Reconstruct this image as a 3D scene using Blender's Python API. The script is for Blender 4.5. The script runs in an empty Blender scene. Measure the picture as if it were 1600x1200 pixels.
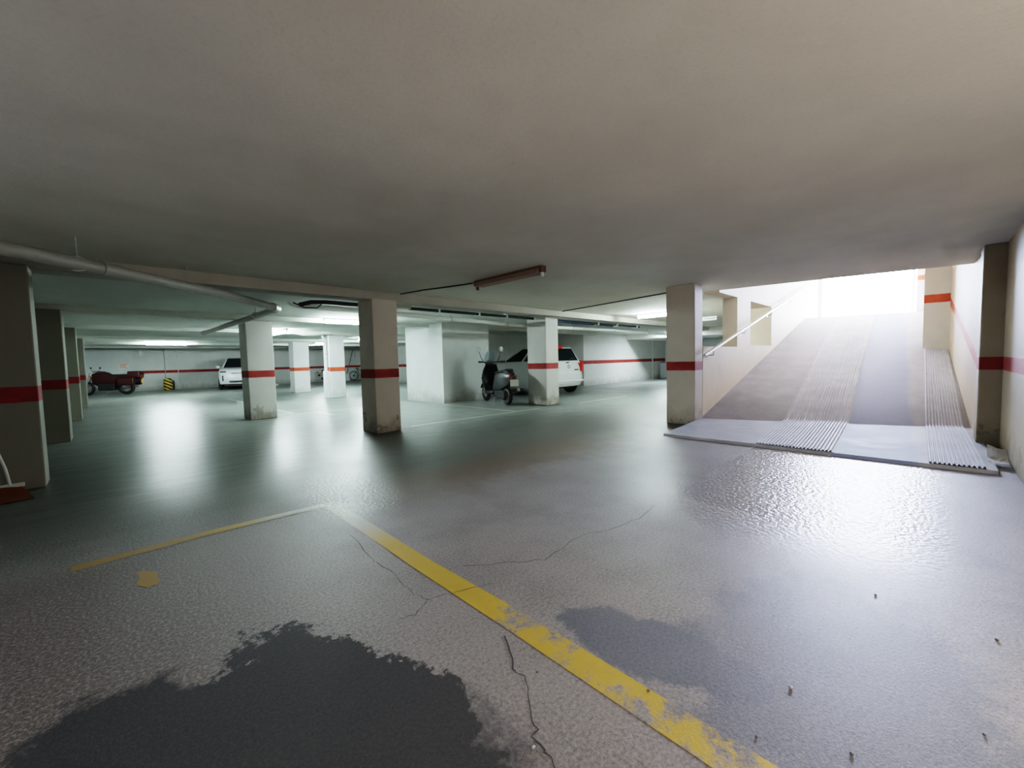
import bpy, bmesh, math, random
from mathutils import Vector, Matrix
random.seed(7)
PI = math.pi
sc = bpy.context.scene
COL = sc.collection

# ------------------------------------------------------------------ materials
class N:
    """tiny node helper"""
    def __init__(s, name):
        s.m = bpy.data.materials.new(name); s.m.use_nodes = True
        s.t = s.m.node_tree; s.t.nodes.clear()
        s.out = s.t.nodes.new('ShaderNodeOutputMaterial')
        s.b = s.t.nodes.new('ShaderNodeBsdfPrincipled')
        s.t.links.new(s.b.outputs[0], s.out.inputs[0])
        g = s.t.nodes.new('ShaderNodeNewGeometry'); s.pos = g.outputs['Position']
        sx = s.t.nodes.new('ShaderNodeSeparateXYZ'); s.t.links.new(s.pos, sx.inputs[0])
        s.x, s.y, s.z = sx.outputs
    def put(s, sock, v):
        if isinstance(v, bpy.types.NodeSocket): s.t.links.new(v, sock)
        elif isinstance(v, (tuple, list)) and len(v) == 3 and len(sock.default_value) == 4: sock.default_value = (*v, 1)
        else: sock.default_value = v
    def math(s, op, a, b=0.0, c=None, clamp=False):
        n = s.t.nodes.new('ShaderNodeMath'); n.operation = op; n.use_clamp = clamp
        s.put(n.inputs[0], a); s.put(n.inputs[1], b)
        if c is not None: s.put(n.inputs[2], c)
        return n.outputs[0]
    def noise(s, scale, detail=4, rough=.55, vec=None, dist=0):
        n = s.t.nodes.new('ShaderNodeTexNoise')
        n.inputs['Scale'].default_value = scale; n.inputs['Detail'].default_value = detail
        n.inputs['Roughness'].default_value = rough; n.inputs['Distortion'].default_value = dist
        s.t.links.new(vec if vec is not None else s.pos, n.inputs['Vector'])
        return n.outputs[0]
    def scaled(s, v):
        n = s.t.nodes.new('ShaderNodeVectorMath'); n.operation = 'MULTIPLY'
        s.t.links.new(s.pos, n.inputs[0]); n.inputs[1].default_value = v
        return n.outputs[0]
    def step(s, v, a, b, out0=0., out1=1.):
        n = s.t.nodes.new('ShaderNodeMapRange'); n.interpolation_type = 'SMOOTHSTEP'
        s.put(n.inputs[0], v); n.inputs[1].default_value = a; n.inputs[2].default_value = b
        n.inputs[3].default_value = out0; n.inputs[4].default_value = out1
        return n.outputs[0]
    def mix(s, f, a, b, mode='MIX'):
        n = s.t.nodes.new('ShaderNodeMix'); n.data_type = 'RGBA'; n.blend_type = mode
        s.put(n.inputs[0], f); s.put(n.inputs[6], a); s.put(n.inputs[7], b)
        return n.outputs[2]
    def bump(s, h, strength=.3, dist=.01):
        n = s.t.nodes.new('ShaderNodeBump'); n.inputs['Strength'].default_value = strength
        n.inputs['Distance'].default_value = dist
        s.put(n.inputs['Height'], h); s.t.links.new(n.outputs[0], s.b.inputs['Normal'])
    def set(s, **k):
        for a, v in k.items(): s.put(s.b.inputs[a], v)
        return s.m

def flat(name, col, rough=.5, metal=0., vary=.12, scale=14, coat=0., spec=None):
    n = N(name)
    f = n.noise(scale, 3)
    lo = tuple(c*(1-vary) for c in col); hi = tuple(min(1, c*(1+vary)) for c in col)
    n.set(**{'Base Color': n.mix(f, lo, hi), 'Roughness': rough, 'Metallic': metal, 'Coat Weight': coat})
    if spec is not None: n.set(**{'Specular IOR Level': spec})
    return n.m

def emis(name, col, strength):
    n = N(name); n.set(**{'Base Color': (.9, .9, .9), 'Emission Color': col, 'Emission Strength': strength}); return n.m

RED = (.28, .04, .034)
def plaster(name, base=(.60, .605, .585), band=(.87, 1.01), dirt=.6, red=RED, peel=.0, slope=None, warm=0., topdark=0.):
    n = N(name)
    big = n.noise(.9, 3); mid = n.noise(5, 5); fine = n.noise(70, 2)
    c = n.mix(n.step(big, .3, .7), tuple(v*.93 for v in base), tuple(min(1, v*1.04) for v in base))
    c = n.mix(n.step(mid, .35, .75, 0, .18), c, tuple(v*.72 for v in base))
    if warm:
        c = n.mix(n.math('MULTIPLY', n.step(n.noise(1.1, 2), .35, .65), warm), c, (.74, .58, .42))
    z = n.z
    if slope:  # band that climbs with the ramp: z - (a + b*x)
        z = n.math('SUBTRACT', n.z, n.math('MULTIPLY_ADD', n.x, slope[1], slope[0]))
    if dirt:
        zz = n.math('ADD', z, n.math('MULTIPLY_ADD', mid, -.5, .25))
        c = n.mix(n.math('MULTIPLY', n.step(zz, .34, -.02), dirt), c, (.17, .15, .12))
    if peel:
        pz = n.step(z, .62, .10, 0., 1.)
        pn = n.math('ADD', n.noise(4.2, 3, .6), n.math('MULTIPLY', pz, .22))
        pm = n.math('MULTIPLY', n.step(pn, .775, .79), peel)
        c = n.mix(pm, c, (.23, .18, .135))
    if band:
        zn = n.math('ADD', z, n.math('MULTIPLY_ADD', n.noise(7, 2), .012, -.006))
        m = n.math('MULTIPLY', n.step(zn, band[0]-.003, band[0]+.003), n.step(zn, band[1]+.003, band[1]-.003))
        rc = n.mix(n.step(mid, .3, .75), tuple(v*.8 for v in red), tuple(v*1.15 for v in red))
        c = n.mix(m, c, rc)
    n.bump(n.math('ADD', n.math('MULTIPLY', mid, .7), n.math('MULTIPLY', fine, .35)), .25, .012)
    return n.set(**{'Base Color': c, 'Roughness': .75, 'Specular IOR Level': .25})

def concrete(n, far=True):
    """shared floor colour / roughness; returns colour, rough, height"""
    big = n.noise(.45, 3); mid = n.noise(2.6, 5, .6); fin = n.noise(78, 4, .8); grit = n.noise(170, 2, .7)
    c = n.mix(n.step(big, .3, .7), (.25, .222, .21), (.31, .29, .28))
    c = n.mix(n.step(mid, .38, .72, 0, .5), c, (.16, .15, .14))
    # polished, greener paving deeper inside
    deep = n.step(n.math('ADD', n.y, n.math('MULTIPLY', mid, 1.2)), 3.9, 6.2)
    east = n.step(n.x, 2.0, 5.2)
    deepm = n.math('MULTIPLY', deep, n.math('SUBTRACT', 1., n.math('MULTIPLY', east, n.step(n.y, 3.5, 2.2))))
    c = n.mix(deepm, c, n.mix(n.step(mid, .35, .7), (.155, .175, .16), (.215, .235, .22)))
    lav = n.math('MULTIPLY', n.step(n.x, 1.6, 3.2), n.step(n.y, 2.6, 1.2))  # bluish cast of the ramp daylight, put into the floor colour
    c = n.mix(n.math('MULTIPLY', lav, .5), c, (.27, .285, .36))
    # dark aisle between the first columns and the bay line
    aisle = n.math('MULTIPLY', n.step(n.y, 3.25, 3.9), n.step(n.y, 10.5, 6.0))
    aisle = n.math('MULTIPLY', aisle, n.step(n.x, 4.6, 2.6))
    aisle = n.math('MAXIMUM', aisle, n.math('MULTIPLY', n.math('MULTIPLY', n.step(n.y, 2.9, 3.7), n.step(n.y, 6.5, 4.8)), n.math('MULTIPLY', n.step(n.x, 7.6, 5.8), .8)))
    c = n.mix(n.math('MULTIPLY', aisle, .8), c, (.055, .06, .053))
    # browner and darker toward the left side
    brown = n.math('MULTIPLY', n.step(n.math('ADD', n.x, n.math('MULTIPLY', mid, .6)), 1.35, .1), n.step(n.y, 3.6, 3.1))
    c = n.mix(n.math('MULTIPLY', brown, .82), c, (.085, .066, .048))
    near = n.math('MULTIPLY_ADD', n.step(n.y, 3.2, 5.5), -.9, 1.)
    gr = n.math('MULTIPLY', n.step(fin, .46, .62), near)
    c = n.mix(n.math('MULTIPLY', gr, .42), c, (.44, .42, .41))
    c = n.mix(n.math('MULTIPLY', n.step(fin, .46, .34, 0, .6), near), c, (.085, .08, .075))
    c = n.mix(n.math('MULTIPLY', n.step(grit, .58, .72, 0, .4), near), c, (.06, .06, .06))
    rust = n.math('MULTIPLY', n.math('MULTIPLY', n.step(n.math('ADD', n.y, mid), 3.1, 3.5), n.step(n.math('ADD', n.y, mid), 4.3, 3.8)), n.math('MULTIPLY', n.step(n.x, 1.5, 2.3), n.step(n.x, 5.2, 4.0)))
    c = n.mix(n.math('MULTIPLY', rust, .45), c, (.20, .125, .085))
    for (bx, by, br) in ((3.16, 6.15, .62), (6.35, 2.85, .55), (2.3, 9.9, .6), (7.6, 6.5, .6)):  # contact shade around the column bases, put into the floor colour
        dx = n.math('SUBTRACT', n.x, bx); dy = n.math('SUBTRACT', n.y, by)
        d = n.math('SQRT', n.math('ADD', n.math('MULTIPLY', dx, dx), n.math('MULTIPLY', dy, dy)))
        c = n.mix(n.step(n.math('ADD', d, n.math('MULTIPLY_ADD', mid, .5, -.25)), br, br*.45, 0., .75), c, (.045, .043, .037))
    # oil stains, ragged edges
    def blob(cx, cy, rx, ry, rag, rot=0., edge=.03):
        ux = n.math('SUBTRACT', n.x, cx); uy = n.math('SUBTRACT', n.y, cy)
        if rot:
            co, si = math.cos(rot), math.sin(rot)
            ux, uy = (n.math('MULTIPLY_ADD', ux, co, n.math('MULTIPLY', uy, si)), n.math('MULTIPLY_ADD', uy, co, n.math('MULTIPLY', ux, -si)))
        d = n.math('ADD', n.math('POWER', n.math('DIVIDE', ux, rx), 2.), n.math('POWER', n.math('DIVIDE', uy, ry), 2.))
        d = n.math('SQRT', d)
        r = n.math('MULTIPLY_ADD', n.noise(3.2, 7, .68), rag, -.5*rag)
        r = n.math('ADD', r, n.math('MULTIPLY_ADD', n.noise(17, 4, .7), .42, -.21))
        return n.step(n.math('ADD', d, r), 1.+edge, 1.-edge)
    st = n.math('MAXIMUM', blob(.38, 1.22, .36, .66, 1.15, .10), blob(-.06, 1.45, .30, .50, 1.3, .0, .12))
    st = n.math('MAXIMUM', st, n.math('MULTIPLY', blob(.25, .9, .52, .42, .6, 0., .2), .9))
    c = n.mix(n.math('MULTIPLY', st, .88), c, (.036, .036, .038))
    s2 = n.math('MAXIMUM', blob(1.42, .70, .17, .38, 1.5, .15, .12), n.math('MULTIPLY', blob(1.72, .22, .62, .46, 2.4, 0., .3), .8))
    c = n.mix(n.math('MULTIPLY', s2, .62), c, (.07, .085, .125))
    s3 = n.math('MULTIPLY', n.step(n.noise(1.1, 6, .66), .55, .68), n.step(n.x, 1.6, 2.6))
    c = n.mix(n.math('MULTIPLY', s3, .35), c, (.13, .135, .13))
    s4 = n.step(n.noise(.9, 3, .5, n.scaled((.5, 1, 1))), .42, .72)
    c = n.mix(n.math('MULTIPLY', n.math('MULTIPLY', s4, n.step(n.y, 5.5, 7.5)), .3), c, (.12, .135, .125))
    rough = n.math('MULTIPLY_ADD', big, .16, .41)
    rough = n.math('ADD', n.math('SUBTRACT', rough, n.math('MULTIPLY', deep, .145)), n.math('MULTIPLY', st, .2))
    wet = n.math('MULTIPLY', n.math('MULTIPLY', n.step(n.x, 2.4, 3.4), n.step(n.y, 2.0, 1.1)), n.step(n.y, -.25, .15))
    wet2 = n.math('MULTIPLY', n.math('MULTIPLY', n.step(n.y, 2.5, 3.1), n.step(n.y, 4.6, 3.7)), n.math('MULTIPLY', n.step(n.x, .9, 1.2), n.step(n.x, 2.2, 1.6)))
    rough = n.math('SUBTRACT', n.math('SUBTRACT', rough, n.math('MULTIPLY', wet, .28)), n.math('MULTIPLY', wet2, .1))
    wet = n.math('MAXIMUM', wet, n.math('MULTIPLY', wet2, .5))
    wav = n.math('MULTIPLY', n.noise(3.2, 1, .5, n.scaled((.7, 1.5, 1))), n.math('MULTIPLY_ADD', deep, 1.3, .5))
    h = n.math('MULTIPLY', near, n.math('ADD', n.math('MULTIPLY', fin, .22), n.math('MULTIPLY', grit, .12)))
    h = n.math('ADD', h, n.math('MULTIPLY', n.noise(34, 1, .5), n.math('MULTIPLY', wet, 1.7)))
    h = n.math('ADD', h, n.math('MULTIPLY', wav, .9))
    sp = n.math('MULTIPLY_ADD', wet, -.12, .3)
    return c, rough, h, sp

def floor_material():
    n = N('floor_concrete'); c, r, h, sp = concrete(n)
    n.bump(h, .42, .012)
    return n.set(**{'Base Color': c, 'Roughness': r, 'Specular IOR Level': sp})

def line_material(name, col, wear=.5):
    n = N(name); c, r, h, sp = concrete(n)
    w = n.noise(4.5, 6, .7); w2 = n.noise(1.0, 2)
    keep = n.step(n.math('SUBTRACT', n.math('ADD', w, n.math('MULTIPLY_ADD', w2, .2, -.1)), n.step(n.y, 1.2, 1.55, 0., .22)), wear-.09, wear+.03)
    keep = n.math('MULTIPLY', n.math('SUBTRACT', 1., keep), .93)
    yc = n.mix(n.noise(9, 4), tuple(v*.75 for v in col), col)
    # paint has gone pale at the far corner of the bay
    yc = n.mix(n.math('MULTIPLY', n.step(n.y, 2.2, 2.75), n.step(n.x, .45, .95)), yc, (.46, .45, .38))
    yc = n.mix(n.math('MULTIPLY', n.step(n.x, .75, .2), n.step(n.y, 2.4, 2.6)), yc, (.30, .19, .05))
    n.bump(h, .45, .01)
    return n.set(**{'Base Color': n.mix(keep, c, yc), 'Roughness': r, 'Specular IOR Level': sp})

def ceiling_material(name, base):
    n = N(name)
    big = n.noise(.7, 3); mid = n.noise(5, 4); fine = n.noise(60, 3, .7)
    c = n.mix(n.step(big, .3, .7), tuple(v*.9 for v in base), tuple(v*1.05 for v in base))
    c = n.mix(n.step(mid, .4, .8, 0, .15), c, tuple(v*.75 for v in base))
    c = n.mix(n.step(fine, .45, .8, 0, .25), c, tuple(v*.65 for v in base))
    n.bump(n.math('ADD', n.math('MULTIPLY', mid, 1.), n.math('MULTIPLY', fine, .25)), .3, .012)
    return n.set(**{'Base Color': c, 'Roughness': .85, 'Specular IOR Level': .2})

def ramp_material(name, base, gloss=.4, lane=False):
    n = N(name)
    mid = n.noise(3, 5, .6); fine = n.noise(45, 3, .65); st = n.noise(1.2, 5, .6, n.scaled((.4, 1.4, .4)))
    c = n.mix(n.step(mid, .3, .75), tuple(v*.86 for v in base), tuple(v*1.1 for v in base))
    c = n.mix(n.step(st, .45, .7, 0, .35), c, tuple(v*.62 for v in base))
    n.bump(n.math('ADD', n.math('MULTIPLY', mid, .7), n.math('MULTIPLY', fine, .25)), .3, .012)
    ro = n.math('MULTIPLY_ADD', mid, .25, gloss-.1); sp = .3
    if lane:  # lane between the ridged bands: blue sky reflection put into its colour
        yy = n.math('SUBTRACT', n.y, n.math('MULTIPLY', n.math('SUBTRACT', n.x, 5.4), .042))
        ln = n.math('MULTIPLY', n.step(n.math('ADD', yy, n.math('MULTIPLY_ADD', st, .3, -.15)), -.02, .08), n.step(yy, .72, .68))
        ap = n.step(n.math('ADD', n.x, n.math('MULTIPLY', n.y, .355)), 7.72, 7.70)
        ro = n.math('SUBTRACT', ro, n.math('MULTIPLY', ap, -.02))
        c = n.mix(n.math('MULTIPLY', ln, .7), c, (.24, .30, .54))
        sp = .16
    return n.set(**{'Base Color': c, 'Roughness': ro, 'Specular IOR Level': sp})

M = {}
M['floor'] = floor_material()
M['line_yellow'] = line_material('line_yellow', (.62, .43, .05), .56)
M['line_pale'] = line_material('line_pale', (.50, .50, .34), .50)
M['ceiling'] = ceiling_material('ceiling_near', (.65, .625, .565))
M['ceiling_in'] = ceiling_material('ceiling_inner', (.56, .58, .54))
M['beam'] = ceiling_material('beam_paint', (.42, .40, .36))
M['wall'] = plaster('wall_plaster', peel=.0, dirt=.45)
M['wall_plain'] = plaster('wall_plain', band=None, dirt=.5, base=(.60, .63, .62))
M['wall_right'] = plaster('wall_right', base=(.41, .345, .26), peel=.6, dirt=.55)
M['ramp_wall'] = plaster('ramp_wall', base=(.62, .535, .42), band=None, dirt=0, warm=.22)
M['ramp_wall_right'] = plaster('ramp_wall_right', base=(.58, .48, .34), band=(.82, .98), dirt=0, slope=(-1.925, .262), red=(.52, .10, .05))
M['ramp_block'] = plaster('ramp_block', base=(.68, .66, .58), band=(2.03, 2.19), dirt=0, red=(.52, .10, .05))
M['col_warm'] = plaster('column_warm', base=(.55, .50, .44), peel=.7)
M['col_cool'] = plaster('column_cool', base=(.52, .52, .49), peel=.5)
M['col_pale'] = plaster('column_pale', base=(.68, .69, .68), dirt=.2, red=(.50, .10, .05))
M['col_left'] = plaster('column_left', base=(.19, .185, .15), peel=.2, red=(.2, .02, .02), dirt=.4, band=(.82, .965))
M['trim'] = flat('trim_paint', (.55, .53, .48), .6)
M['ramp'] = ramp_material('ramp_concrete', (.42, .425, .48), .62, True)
M['ridge'] = ramp_material('ridge_concrete', (.66, .68, .76), .62)
M['pave'] = flat('outdoor_paving', (.7, .69, .66), .8)
M['crack'] = flat('crack_dark', (.06, .055, .05), .9)
M['pvc'] = flat('pipe_grey', (.30, .295, .27), .45)
M['pvc_white'] = flat('pipe_white', (.68, .70, .69), .4)
M['metal'] = flat('galvanised', (.42, .42, .41), .4, .6)
M['black'] = flat('black_rubber', (.018, .018, .02), .55)
M['navy'] = flat('navy_conduit', (.02, .035, .075), .45)
M['plastic'] = flat('black_plastic', (.03, .03, .032), .35)
M['tube'] = emis('lit_tube', (.80, .97, .96), 140)
M['tube_off'] = flat('unlit_tube', (.72, .74, .74), .3)
M['housing'] = flat('lamp_housing', (.7, .72, .72), .4)
M['rust'] = flat('rusty_housing', (.16, .095, .07), .6, vary=.3, scale=9)
M['rust_edge'] = flat('rusty_edge', (.34, .24, .19), .55, vary=.2)
M['rail'] = flat('white_rail', (.78, .74, .70), .35)
M['car_white'] = flat('white_paint', (.72, .74, .75), .25, vary=.03, coat=.6)
M['glass'] = flat('dark_glass', (.03, .04, .045), .06, vary=.1, spec=.7)
M['chrome'] = flat('chrome', (.6, .6, .6), .2, 1.)
M['red_lens'] = flat('red_lens', (.55, .03, .02), .2, coat=.5)
M['amber'] = flat('amber_lens', (.75, .36, .04), .25)
M['clear_lens'] = flat('clear_lens', (.6, .65, .68), .12, coat=.5)
M['plate'] = flat('plate_white', (.7, .7, .68), .4)
M['yellow_plate'] = flat('plate_yellow', (.85, .6, .16), .4)
M['maroon'] = flat('maroon_paint', (.045, .006, .006), .35, coat=.2)
M['scooter'] = flat('charcoal_paint', (.03, .034, .035), .4, coat=.1)
M['screen'] = flat('clear_screen', (.55, .62, .66), .15)
M['mirror'] = flat('mirror_face', (.55, .58, .58), .2)
M['seat'] = flat('seat_vinyl', (.03, .028, .027), .55)
M['orange'] = flat('orange_plastic', (.24, .075, .025), .5, vary=.3)
M['pale_stick'] = flat('pale_stick', (.45, .46, .42), .5)
M['paper'] = flat('crumpled_sheet', (.85, .83, .80), .45)
M['pebble'] = flat('pebble_stone', (.16, .15, .15), .8, vary=.4)
M['pebble_pale'] = flat('pebble_pale', (.45, .44, .45), .7, vary=.3)
M['wood'] = flat('brown_pole', (.22, .12, .08), .6)
M['green_metal'] = flat('green_frame', (.02, .05, .045), .4)
M['cupboard'] = flat('cupboard_white', (.62, .67, .70), .5)
M['sign'] = flat('sign_cream', (.72, .66, .56), .6)
M['sign_red'] = flat('sign_red', (.55, .16, .1), .6)
M['beige_box'] = flat('beige_box', (.42, .38, .28), .5)
def hazard():
    n = N('hazard_stripes')
    v = n.math('FRACT', n.math('MULTIPLY', n.math('ADD', n.z, n.math('MULTIPLY', n.x, .55)), 6.2))
    m = n.step(v, .48, .52)
    return n.set(**{'Base Color': n.mix(m, (.02, .02, .02), (.75, .55, .05)), 'Roughness': .5})
M['hazard'] = hazard()

# ------------------------------------------------------------------ mesh builder
class MB:
    def __init__(s): s.bm = bmesh.new()
    def box(s, x0, x1, y0, y1, z0, z1, bev=0., seg=2, rot=None, piv=None):
        r = bmesh.ops.create_cube(s.bm, size=1); vs = r['verts']
        for v in vs:
            v.co = Vector(((x0+x1)/2+v.co.x*(x1-x0), (y0+y1)/2+v.co.y*(y1-y0), (z0+z1)/2+v.co.z*(z1-z0)))
        if rot is not None:
            bmesh.ops.rotate(s.bm, verts=vs, cent=piv or ((x0+x1)/2, (y0+y1)/2, (z0+z1)/2), matrix=rot)
        if bev:
            es = list({e for v in vs for e in v.link_edges})
            bmesh.ops.bevel(s.bm, geom=es, offset=bev, segments=seg, affect='EDGES', profile=.5)
        return s
    def prism(s, pts, z0, z1, axis='z'):
        """polygon pts extruded along axis"""
        def P(a, b, h): return {'z': (a, b, h), 'x': (h, a, b), 'y': (a, h, b)}[axis]
        a = [s.bm.verts.new(P(p[0], p[1], z0)) for p in pts]
        b = [s.bm.verts.new(P(p[0], p[1], z1)) for p in pts]
        s.bm.faces.new(a[::-1]); s.bm.faces.new(b)
        for i in range(len(pts)):
            j = (i+1) % len(pts); s.bm.faces.new((a[i], a[j], b[j], b[i]))
        bmesh.ops.recalc_face_normals(s.bm, faces=s.bm.faces)
        return s
    def tube(s, pts, r, seg=10, cap=True):
        pts = [Vector(p) for p in pts]; rings = []
        rs = r if isinstance(r, (list, tuple)) else [r]*len(pts)
        for i, p in enumerate(pts):
            d = (pts[min(i+1, len(pts)-1)]-pts[max(i-1, 0)]).normalized()
            up = Vector((0, 0, 1)) if abs(d.z) < .95 else Vector((1, 0, 0))
            u = d.cross(up).normalized(); w = u.cross(d)
            rings.append([s.bm.verts.new(p+(u*math.cos(2*PI*k/seg)+w*math.sin(2*PI*k/seg))*rs[i]) for k in range(seg)])
        for a, b in zip(rings, rings[1:]):
            for k in range(seg): s.bm.faces.new((a[k], a[(k+1) % seg], b[(k+1) % seg], b[k]))
        if cap: s.bm.faces.new(rings[0][::-1]); s.bm.faces.new(rings[-1])
        return s
    def ring(s, c, R, r, axis='x', seg=28, ss=8):
        """torus"""
        c = Vector(c); rs = []
        for i in range(seg):
            t = 2*PI*i/seg
            d = {'x': Vector((0, math.cos(t), math.sin(t))), 'y': Vector((math.cos(t), 0, math.sin(t))), 'z': Vector((math.cos(t), math.sin(t), 0))}[axis]
            n = {'x': Vector((1, 0, 0)), 'y': Vector((0, 1, 0)), 'z': Vector((0, 0, 1))}[axis]
            rs.append([s.bm.verts.new(c+d*(R+r*math.cos(2*PI*k/ss))+n*(r*math.sin(2*PI*k/ss))) for k in range(ss)])
        for i in range(seg):
            a, b = rs[i], rs[(i+1) % seg]
            for k in range(ss): s.bm.faces.new((a[k], a[(k+1) % ss], b[(k+1) % ss], b[k]))
        bmesh.ops.recalc_face_normals(s.bm, faces=s.bm.faces)
        return s
    def ball(s, c, rx, ry, rz, sub=2, jit=0.):
        r = bmesh.ops.create_icosphere(s.bm, subdivisions=sub, radius=1)
        for v in r['verts']:
            k = 1+random.uniform(-jit, jit)
            v.co = Vector((c[0]+v.co.x*rx*k, c[1]+v.co.y*ry*k, c[2]+v.co.z*rz*k))
        return s
    def lathe(s, c, prof, axis='z', seg=24):
        c = Vector(c); rs = []
        for (r, h) in prof:
            row = []
            for k in range(seg):
                t = 2*PI*k/seg; a, b = r*math.cos(t), r*math.sin(t)
                row.append(s.bm.verts.new(c+Vector({'z': (a, b, h), 'x': (h, a, b), 'y': (a, h, b)}[axis])))
            rs.append(row)
        for a, b in zip(rs, rs[1:]):
            for k in range(seg): s.bm.faces.new((a[k], a[(k+1) % seg], b[(k+1) % seg], b[k]))
        s.bm.faces.new(rs[0][::-1]); s.bm.faces.new(rs[-1])
        bmesh.ops.recalc_face_normals(s.bm, faces=s.bm.faces)
        return s
    def quad(s, a, b, c, d, n=1, m=1, thick=0.):
        a, b, c, d = map(Vector, (a, b, c, d)); g = []
        for i in range(n+1):
            u = i/n; g.append([s.bm.verts.new((a.lerp(b, u)).lerp(d.lerp(c, u), j/m)) for j in range(m+1)])
        for i in range(n):
            for j in range(m): s.bm.faces.new((g[i][j], g[i+1][j], g[i+1][j+1], g[i][j+1]))
        return s
    def grid(s, rows):
        g = [[s.bm.verts.new(p) for p in r] for r in rows]
        for i in range(len(g)-1):
            for j in range(len(g[0])-1): s.bm.faces.new((g[i][j], g[i+1][j], g[i+1][j+1], g[i][j+1]))
        return s
    def build(s, name, mat, parent=None, world=True, smooth=None, off=None):
        """coords are world unless world=False (then local to the parent)"""
        o = Vector((0, 0, 0))
        if parent is not None and world:
            o = Vector(parent.location)
        elif parent is None and off is not None:
            o = Vector(off)
        if o.length: bmesh.ops.translate(s.bm, verts=s.bm.verts, vec=-o)
        me = bpy.data.meshes.new(name); s.bm.to_mesh(me); s.bm.free()
        me.materials.append(M[mat] if isinstance(mat, str) else mat)
        ob = bpy.data.objects.new(name, me); COL.objects.link(ob)
        if parent is not None: ob.parent = parent
        elif off is not None: ob.location = off
        if smooth:
            for p in me.polygons: p.use_smooth = True
            try: me.set_sharp_from_angle(angle=smooth)
            except Exception: pass
        return ob

def tag(o, label=None, cat=None, group=None, kind=None):
    if label: o['label'] = label
    if cat: o['category'] = cat
    if group: o['group'] = group
    if kind: o['kind'] = kind
    return o
def thing(name, loc, label, cat, rz=0., group=None):
    o = bpy.data.objects.new(name, None); o.empty_display_size = .1; COL.objects.link(o)
    o.location = loc; o.rotation_euler = (0, 0, rz)
    return tag(o, label, cat, group, 'thing')
def struct(o): o['kind'] = 'structure'; return o

# ------------------------------------------------------------------ the setting
HN, HI = 2.22, 2.12          # slab heights: near bay, inner garage
struct(MB().box(-1.9, 21.2, -4.5, 28.1, -.2, 0).build('floor', 'floor'))
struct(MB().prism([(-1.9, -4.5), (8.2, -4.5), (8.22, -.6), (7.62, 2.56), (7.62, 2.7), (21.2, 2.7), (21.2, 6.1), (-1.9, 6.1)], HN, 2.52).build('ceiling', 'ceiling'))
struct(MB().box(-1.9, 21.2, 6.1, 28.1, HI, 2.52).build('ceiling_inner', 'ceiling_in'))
# downstand beams over each row of columns
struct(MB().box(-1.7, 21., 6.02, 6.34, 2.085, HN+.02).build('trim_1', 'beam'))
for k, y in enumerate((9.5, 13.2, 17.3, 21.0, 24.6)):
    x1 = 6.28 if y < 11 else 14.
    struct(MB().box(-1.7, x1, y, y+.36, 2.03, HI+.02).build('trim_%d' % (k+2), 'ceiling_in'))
struct(MB().box(7.9, 13.5, 8.95, 9.25, 1.99, HI+.02).build('trim_7', 'ceiling_in'))

struct(MB().box(-1.9, -1.6, -4.5, 28.1, 0, HN).build('wall_left', 'wall'))
struct(MB().box(-1.9, 5.1, -4.5, -4.2, 0, HN).build('wall_back', 'wall'))
struct(MB().prism([(5.1, -4.5), (5.1, -.57), (6.835, -.57), (6.835, -.95), (5.4, -.95), (5.4, -4.5)], 0, HN).build('wall_right', 'wall_right'))
struct(MB().box(-1.6, 14., 27.6, 27.9, 0, HI).build('wall_far', 'wall'))
struct(MB().box(14., 14.3, 11.6, 27.9, 0, HI).build('wall_east', 'wall'))
struct(MB().box(10.4, 14., 20.4, 20.7, 0, HI).build('wall_partition', 'wall'))
struct(MB().box(7.9, 13.5, 11.6, 11.9, 0, HI).build('wall_recess', 'wall_plain'))
struct(MB().box(13.5, 20.9, 9.6, 11.9, 0, HI).build('wall_inner', 'wall'))
struct(MB().box(20.7, 21.0, 2.5, 9.7, 0, HN).build('wall_end', 'wall_plain'))
struct(MB().box(6.28, 7.9, 8.92, 10.75, 0, HI).build('wall_block', 'wall_plain'))
struct(MB().box(-1.6, .98, 27.52, 27.6, 0, 2.09).build('wall_far_panel', 'wall_plain'))

# ramp well: left wall with two openings, right wall with its set-back, header, roof
w = MB()
w.box(6.885, 8.58, 2.56, 2.82, 0, 1.25)
w.box(8.58, 9.4, 2.56, 2.82, 0, 4.4)
w.box(7.62, 8.58, 2.56, 2.82, 2.185, 4.4)
w.box(9.4, 11.0, 2.56, 3.05, 0, 1.29)
w.box(9.4, 11.0, 2.56, 3.05, 2.18, 4.4)
w.box(11.0, 16.8, 2.56, 3.05, 0, 4.4)
struct(w.build('wall_ramp_left', 'ramp_wall'))
struct(MB().prism([(7.215, -.435), (11.66, -.283), (11.66, -1.3), (7.215, -1.3)], 0, 4.4).build('wall_ramp_right', 'ramp_wall_right'))
struct(MB().prism([(11.66, -.283), (11.66, .08), (15.9, .08), (15.9, -1.3), (11.66, -1.3)], 0, 4.4).build('wall_ramp_block', 'ramp_block'))
struct(MB().box(15.9, 16.9, -1.3, .26, 0, 4.4).build('wall_ramp_end', plaster('ramp_end', base=(.70, .62, .54), band=(3.0, 3.14), dirt=0, red=(.55, .13, .07))))
struct(MB().prism([(8.0, -1.3), (8.22, -.6), (7.62, 2.56), (7.62, 2.9), (7.4, 2.9), (7.4, -1.3)], 2.52, 4.4).build('wall_ramp_header', 'ramp_wall'))
struct(MB().box(7.3, 20.5, -1.4, 3.1, 4.4, 4.6).build('ceiling_ramp', 'ramp_wall'))  # unseen roof, run on past the exit to hold back high sky light
struct(MB().box(16.72, 16.80, 2.46, 2.56, 2.15, 4.4).build('trim_8', 'trim'))
struct(MB().box(16.9, 16.98, .30, .38, 2.15, 4.4).build('trim_9', 'rail'))
struct(MB().box(16.8, 60, -25, 25, 1.9, 2.2).build('ground_outside', 'pave'))

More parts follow.
